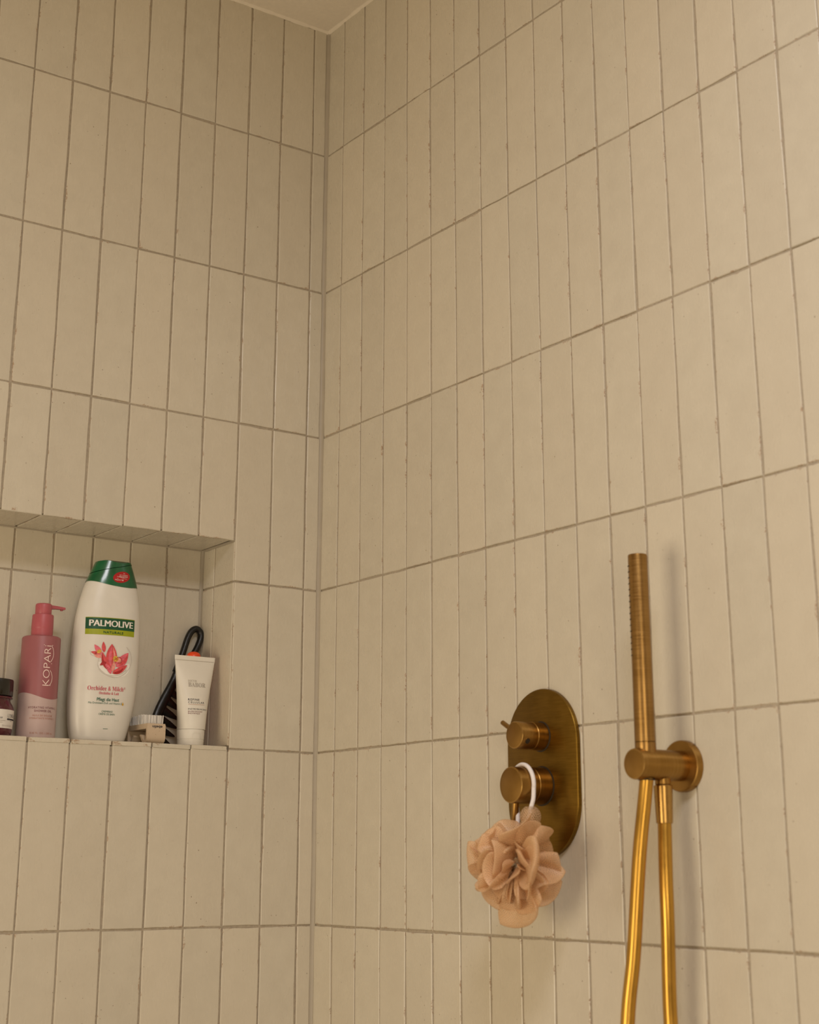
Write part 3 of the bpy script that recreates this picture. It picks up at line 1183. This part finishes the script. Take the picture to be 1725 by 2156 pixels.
disc(*art(.0188, .1165), .0044, .0038, bsurf, 'petal_light', bb, 'flower_lip', R(-30), 9, 16)
for k in range(9):
    a = R(-100 + k * 32)
    disc(*art(.0186 + .0042 * math.cos(a), .1168 + .0040 * math.sin(a)), .0010, .0008, bsurf, 'petal_dark', bb, 'lip_spot', a, 11, 8)
for k in range(5):
    disc(*art(.0115 + .0012 * k, .1165 + .0013 * (k % 3)), .0007, .0005, bsurf, 'petal_dark', bb, 'lip_spot', k, 12, 8)


def serif(s):
    out = ''
    for ch in s:
        if 'A' <= ch <= 'Z':
            out += chr(0x1D400 + ord(ch) - 65)
        elif 'a' <= ch <= 'z':
            out += chr(0x1D41A + ord(ch) - 97)
        else:
            out += ch
    return out


lettering(serif('Orchidee & Milch') + '*', .0035 + X, .0724, .0565, .0062, b2, 'print_pinkred', bb, -.004)
lettering(serif('Orchid') + 'é' + serif('e & Lait'), .0068 + X, .0668, .0300, .0038, b2, 'print_pinkred', bb)
lettering('Pflegt die Haut', .0060 + X, .0575, .0335, .0045, b2, 'print_teal', bb, .012)
lettering('Mit Orchideen-Duft und Vitamin E', .0025 + X, .0532, .0500, .0028, b2, 'print_teal', bb, .012)
petal(art(.0291, .0522), art(.0291, .0570), .0026, bsurf, 'petal_yellow', bb, 'printed_drop', 0, .6, 3)
lettering('CREMEBAD', .0056 + X, .0414, .0165, .0026, b2, 'print_teal', bb, .012)
lettering('CRÈME DE BAIN', .0052 + X, .0376, .0240, .0026, b2, 'print_teal', bb, .012)
rect(.0012 + X, .0084 + X, .0180, .0186, bsurf, 'print_teal', bb, 'printed_line', 4)

# ------------------------------------------------------------------ pink pump bottle
KR = 0.0274
pb = thing('pump_bottle', 'pink shower oil pump bottle, rose above and pale pink below', 'bottle', (-0.4335, 0.055, SHZ))
MB().lathe([(KR - .0015, 0), (KR - .0003, .0006), (KR, .002), (KR, .1415), (KR - .0006, .1432), (KR - .0022, .1445), (.0165, .1450), (.0150, .1462)], 72).build('body', 'pink_rose', pb, 30)


def kwave(th):
    return 0.0592 + 0.0045 * math.cos(2 * (th + R(72)))


n = 96
r0_, r1_, r2_ = [], [], []
for k in range(n):
    a = 2 * PI * k / n
    th = a - 1.5 * PI          # th = 0 at the front (-y)
    th = (th + PI) % (2 * PI) - PI
    c, s = math.cos(a), math.sin(a)
    r0_.append(((KR + .00015) * c, (KR + .00015) * s, .0012))
    r1_.append(((KR + .00025) * c, (KR + .00025) * s, .0022))
    r2_.append(((KR + .00025) * c, (KR + .00025) * s, kwave(th)))
MB().rings([r0_, r1_, r2_], False, False).build('lower_sleeve', 'pink_pale', pb, True)


def ksurf(u, v, lift=0):
    r_ = KR + .0005 + lift * .0001
    return (r_ * math.sin(u / KR), -r_ * math.cos(u / KR), v)


pc = MB().lathe([(.0152, .1455), (.0155, .1462)] + [(.0155 - .00035 * (k % 2), .1468 + .0012 * k) for k in range(9)] + [(.0155, .1590), (.0151, .1750), (.0145, .1765), (.0118, .1768)], 56).build('pump_collar', 'pump_pink', pb, 40)
ph_ = MB().lathe([(.0112, .1766), (.0116, .1780), (.0116, .1905), (.0112, .1918), (.0102, .1926), (.0060, .1930)], 48).build('pump_head', 'pump_pink', pb, 40)
sp_r = []
for x, hw, z0, z1 in ((.009, .0048, .1860, .1915), (.020, .0042, .1868, .1910), (.0318, .0034, .1868, .1900), (.0325, .0030, .1870, .1898)):
    sp_r.append([(x, -hw, z0), (x, hw, z0), (x, hw * .8, z1), (x, -hw * .8, z1)])
MB().rings(sp_r).build('spout', 'pump_pink', ph_, 20)
MB().lathe([(.0020, -.0015), (.0020, .001)], 16, Matrix.Translation((.0275, 0, .1865))).build('spout_nozzle', 'pump_pink', ph_, 30)
KX = 0.0006
k2s = lambda u, v: ksurf(u, v, 2)
lettering('KOPARi', KX + .0035, .1015, .0565, .0098, k2s, 'logo_blush', pb, -.012, 1.0, R(90))
for (z0, z1) in ((.0735, .0950), (.1070, .1300)):     # swashes of the logo
    stroke([(KX + .0040 + .0042 * math.sin(PI * t / 10) ** .8, z0 + (z1 - z0) * t / 10) for t in range(11)], .00085, ksurf, 'logo_blush', pb, 'logo_swash', 2)
for z in (.0742, .1045, .1303):
    disc(KX + .0056, z, .0006, .0006, ksurf, 'logo_blush', pb, 'logo_dot', 0, 2, 10)
disc(KX - .0068, .1303, .0006, .0006, ksurf, 'logo_blush', pb, 'logo_dot', 0, 2, 10)
KT = -0.0012
lettering('HYDRATING VITAMIN C', KT, .0412, .0425, .0029, k2s, 'print_plum', pb, .008, 1.15)
lettering('SHOWER OIL', KT, .0366, .0252, .0029, k2s, 'print_plum', pb, .008, 1.15)
lettering('HUILE DE DOUCHE', KT, .0305, .0290, .0024, k2s, 'print_rust', pb, 0, 1.15)
lettering('HYDRATANTE VITAMIN C', KT, .0266, .0370, .0024, k2s, 'print_rust', pb, 0, 1.15)
lettering('8.45 FL. OZ. | 250 mL', KT, .0064, .0335, .0024, k2s, 'print_rust', pb, 0, 1.15)

# ------------------------------------------------------------------ plum jar at the left edge
JR = 0.036
jar = thing('hair_jar', 'dark plum jar with black lid and white label beside the pink pump bottle', 'jar', (-0.5075, 0.050, SHZ))
MB().lathe([(.0290, 0), (.0325, .0010), (.0342, .0040), (.0350, .0080), (.0358, .0250), (JR, .0360), (.0355, .0395), (.0335, .0440), (.0310, .0475), (.0302, .0500), (.0304, .0515), (.0328, .0520), (.0332, .0532), (.0326, .0545), (.0300, .0550)], 72).build('glass_body', 'jar_plum', jar, 40)
MB().lathe([(.0320, .0555), (.0328, .0560), (.0332, .0570), (.0332, .0770), (.0326, .0785), (.0300, .0790)], 72).build('lid', 'jar_cap', jar, 40)


def jr(v):
    return lerp_table([(0, .034), (.008, .0350), (.025, .0358), (.036, JR), (.06, JR)], v)[0]


def jsurf(u, v, lift=0):
    r_ = jr(v) + .0003 + lift * .0001
    return (r_ * math.sin(u / JR), -r_ * math.cos(u / JR), v)


rect(-.060, .060, .0110, .0362, jsurf, 'print_white', jar, 'paper_label', 60)
j2 = lambda u, v: jsurf(u, v, 2)
lettering("L'ORÉAL", .0290, .0258, .0200, .0046, j2, 'print_black', jar, -.006)
rect(.0180, .0395, .0222, .0244, j2, 'print_black', jar, 'printed_bar', 10)
lettering('PARIS', .0280, .0204, .0050, .0010, j2, 'print_black', jar)
lettering('MASK', .0060, .0236, .0080, .0024, j2, 'print_black', jar, .02)
rect(-.0050, .0150, .0206, .0211, j2, 'print_grey', jar, 'printed_line', 6)
rect(-.0050, .0100, .0182, .0187, j2, 'print_grey', jar, 'printed_line', 6)
lettering('250 ml  8.5 FL.OZ', .0195, .0132, .0190, .0024, j2, 'print_grey', jar)

# ------------------------------------------------------------------ white cream tube
ct = thing('cream_tube', 'white flip-cap cream tube standing on its cap in the niche corner', 'tube', (-0.2005, 0.032, SHZ))
TB = [(.0238, .0208, .0205), (.030, .0210, .0204), (.050, .0226, .0185), (.075, .0256, .0145), (.100, .0295, .0090), (.115, .0318, .0050), (.1250, .0332, .0016), (.1252, .0336, .0011), (.1325, .0340, .0010)]


def tube_ab(z):
    return smooth_table(TB, z) if z < .125 else (lerp_table(TB, z))


def tube_ring(z, n=64):
    a, b = tube_ab(z)
    cx = .0026 * (z / .13)
    return [(sup(a, b, cx, 2 * PI * k / n, 2.0 + .6 * z / .13)) + (z,) for k in range(n)]


MB().rings([tube_ring(z) for z in [.0236, .0245, .028] + [.034 + k * .007 for k in range(13)] + [.1235, .1250, .1253, .1324, .1327]]).build('tube_body', 'tube_white', ct, 35)
tc_ = MB().lathe([(.0180, 0), (.0192, .0006), (.0196, .0025), (.0200, .0082), (.0197, .0086), (.0197, .0090), (.0201, .0094), (.0206, .0222), (.0203, .0232), (.0190, .0236)], 64).build('flip_cap', 'tube_white', ct, 30)


def tsurf(u, v, lift=0):
    a, b = tube_ab(v)
    e = 2.0 + .6 * v / .13
    cx = .0026 * (v / .13)
    x = max(-.98, min(.98, (u - cx) / a))
    return (u, -b * (1 - abs(x) ** e) ** (1 / e) - .0003 - lift * .0001, v)


def tcap(u, v, lift=0):
    r_ = .0204 + lift * .0004
    return (r_ * math.sin(u / .0204), -r_ * math.cos(u / .0204), v)


# thumb notch of the flip cap: a raised frame round a shallow recess
stroke([(p.x, p.y) for p in spline([(-.0075, .0100, 0), (-.0072, .0145, 0), (-.0045, .0178, 0), (.0030, .0178, 0), (.0065, .0165, 0), (.0070, .0100, 0)], 5)], .0011, lambda u, v, l=0: tcap(u, v, 1), 'tube_white', tc_, 'thumb_notch')
rect(-.034 + .0022, .034 + .0022, .1256, .1260, lambda u, v: (u, -.0015, v), 'print_grey', ct, 'crimp_line', 6)
TX = -.0125
lettering('DOCTOR', TX, .0930, .0140, .0030, tsurf, 'print_grey', ct, 0, 1, 0, False)
lettering(serif('BABOR'), TX, .0858, .0285, .0064, tsurf, 'print_grey', ct, 0, 1, 0, False)
lettering('REFINE', TX - .001, .0652, .0175, .0029, tsurf, 'print_black', ct, .01, 1.25, 0, False)
lettering('CELLULAR', TX - .001, .0611, .0262, .0029, tsurf, 'print_black', ct, 0, 1.25, 0, False)
rect(TX - .001, TX + .0255, .0592, .0596, tsurf, 'print_rust', ct, 'printed_line', 8)
lettering('ENZYME PEELING BALM', TX - .001, .0515, .0310, .0022, tsurf, 'print_black', ct, .012, 1, 0, False)
lettering('BAUME EXFOLIANT', TX - .001, .0480, .0225, .0020, tsurf, 'print_plum', ct, 0.01, 1, 0, False)
lettering('ENZYMATIQUE', TX - .001, .0452, .0178, .0020, tsurf, 'print_plum', ct, 0.01, 1, 0, False)

# ------------------------------------------------------------------ nail brush, bristles up
BW = 0.0292
nbz = thing('nail_brush', 'beige speckled nail brush with white bristles up beside the bath bottle', 'brush', (-0.2807, 0.0125, SHZ))
BL = 0.068


def sheet(path, th, x0, x1):
    """thick bent sheet following a (y, z) path, extruded along x"""
    P2 = [Vector(p) for p in path]
    up_, lo_ = [], []
    for i, p_ in enumerate(P2):
        t = (P2[min(i + 1, len(P2) - 1)] - P2[max(i - 1, 0)]).normalized()
        nr = Vector((-t.y, t.x))
        h = (th[i] if isinstance(th, list) else th) / 2
        up_.append(p_ + nr * h)
        lo_.append(p_ - nr * h)
    loop = up_ + lo_[::-1]
    return MB().rings([[(x, q.x, q.y) for q in loop] for x in (x0, x0 + .0006, x1 - .0006, x1)], True, True)


def arm_path(sign, y_edge):
    pts = [(0.0020, .0262), (0.0020, .0110), (0.0028, .0052), (0.0065, .0023), (0.0115, .0027), (0.0165, .0060), (0.0200, .0105), (0.0235, .0126)]
    return [(p.x, p.y) for p in spline([(y_edge + sign * a, b, 0) for a, b in pts], 5)]


body = MB()
body.box(.0004, BW - .0004, .0006, BL - .0006, .0207, .0282)
ap = arm_path(1, 0)
s1 = sheet(ap, [.0040] * (len(ap) - 6) + [.0040, .0039, .0036, .0031, .0023, .0012], 0, BW)
body.add(s1.v, s1.f)
ap = arm_path(-1, BL)
s2 = sheet(ap, [.0040] * (len(ap) - 6) + [.0040, .0039, .0036, .0031, .0023, .0012], 0, BW)
body.add(s2.v, s2.f)
body.build('brush_body', 'brush_beige', nbz, 35)
br = MB()
rb = random.Random(5)
for i in range(11):
    for j in range(19):
        x = .0030 + (BW - .0070) * i / 10 + rb.uniform(-.0004, .0004)
        y = .0030 + (BL - .006) * j / 18 + rb.uniform(-.0004, .0004)
        hgt = .0118 + .0022 * math.sin(PI * (j / 18)) + rb.uniform(-.0005, .0005)
        lx, ly = rb.uniform(-.0005, .0005), rb.uniform(-.0005, .0005)
        br.tube([(x, y, .0275), (x + lx, y + ly, .0282 + hgt)], .0009, 6)
o = br.build('bristles', 'bristle_white', nbz, 60)
o['kind'] = 'stuff'
lettering('ebelin', .0158, .0252, .0160, .0036, lambda u, v: (u, -.0003, v), 'print_black', nbz, .02, 1, PI)

# ------------------------------------------------------------------ black wide-toothed comb with loop handle
cb = thing('hair_comb', 'black wide-toothed comb with loop handle leaning behind the cream tube', 'comb', (-0.2, 0.0, SHZ))


def lean(z):
    return .0790 + .0165 * z / .19


def cp(x, z):
    y = lean(z)
    return Vector((x + (y - .085) * .5, y, z))


loop = [(-.0030, .1150), (.0040, .1330), (.0098, .1500), (.0158, .1690), (.0220, .1800), (.0298, .1845), (.0368, .1800), (.0385, .1720), (.0345, .1590), (.0265, .1440), (.0150, .1280), (.0030, .1120)]
pts = spline([cp(*p_) for p_ in loop], 6)
MB().tube(pts, 0.0050, 14).build('loop_handle', 'comb_black', cb, True)
spine = [(.0095, .1400, .0040), (.0040, .1260, .0060), (-.0015, .1080, .0070), (-.0090, .0910, .0075), (-.0180, .0740, .0078), (-.0265, .0560, .0080), (-.0320, .0400, .0078), (-.0345, .0220, .0072), (-.0345, .0060, .0062)]
rings = []
sp_ = spline([(a, b, c) for a, b, c in spine], 5)
for i, q in enumerate(sp_):
    t = (sp_[min(i + 1, len(sp_) - 1)] - sp_[max(i - 1, 0)])
    t = Vector((t.x, t.y)).normalized()
    nr = Vector((-t.y, t.x))
    ring = []
    for k in range(14):
        a = 2 * PI * k / 14
        w2 = nr * q.z * math.cos(a)
        pp = cp(q.x + w2.x, max(.0005, q.y + w2.y))
        pp.y += .0048 * math.sin(a)
        ring.append(pp)
    rings.append(ring)
MB().rings(rings).build('spine', 'comb_black', cb, 50)
for (bx, bz, tx, tz, w) in ((-.004, .0990, .0160, .0830, .0062), (-.0090, .0840, .0110, .0700, .0064), (-.0140, .0700, .0080, .0560, .0068), (-.0200, .0550, .0065, .0420, .0070), (-.0240, .0410, .0040, .0290, .0072), (-.0270, .0270, .0005, .0168, .0070), (-.0270, .0130, -.0060, .0042, .0066)):
    p0, p1 = Vector((bx, bz)), Vector((tx, tz))
    t = (p1 - p0).normalized()
    nr = Vector((-t.y, t.x))
    rings = []
    for f_, s_ in ((0, 1), (.5, .72), (.9, .30), (1, .12)):
        c = p0.lerp(p1, f_)
        ring = []
        for k in range(8):
            a = 2 * PI * k / 8 + PI / 8
            w2 = nr * w * s_ * math.cos(a)
            pp = cp(c.x + w2.x, max(.0004, c.y + w2.y))
            pp.y += .0030 * s_ * math.sin(a)
            ring.append(pp)
        rings.append(ring)
    MB().rings(rings).build('tooth', 'comb_black', cb, 40)

# ------------------------------------------------------------------ orange container hidden behind the tube
oc = thing('orange_container', 'orange-red rounded container top peeking over the white cream tube', 'container', (-0.1832, 0.0655, SHZ))
MB().lathe([(.0098, 0), (.0106, .001), (.0108, .004), (.0108, .112), (.0104, .113)], 40).build('body', 'orange_red', oc, 40)
MB().lathe([(.0110, .1132), (.0112, .1140), (.0112, .1345), (.0106, .1385), (.0090, .1415), (.0060, .1435), (.0025, .1443)], 40).build('cap', 'orange_red', oc, 50)
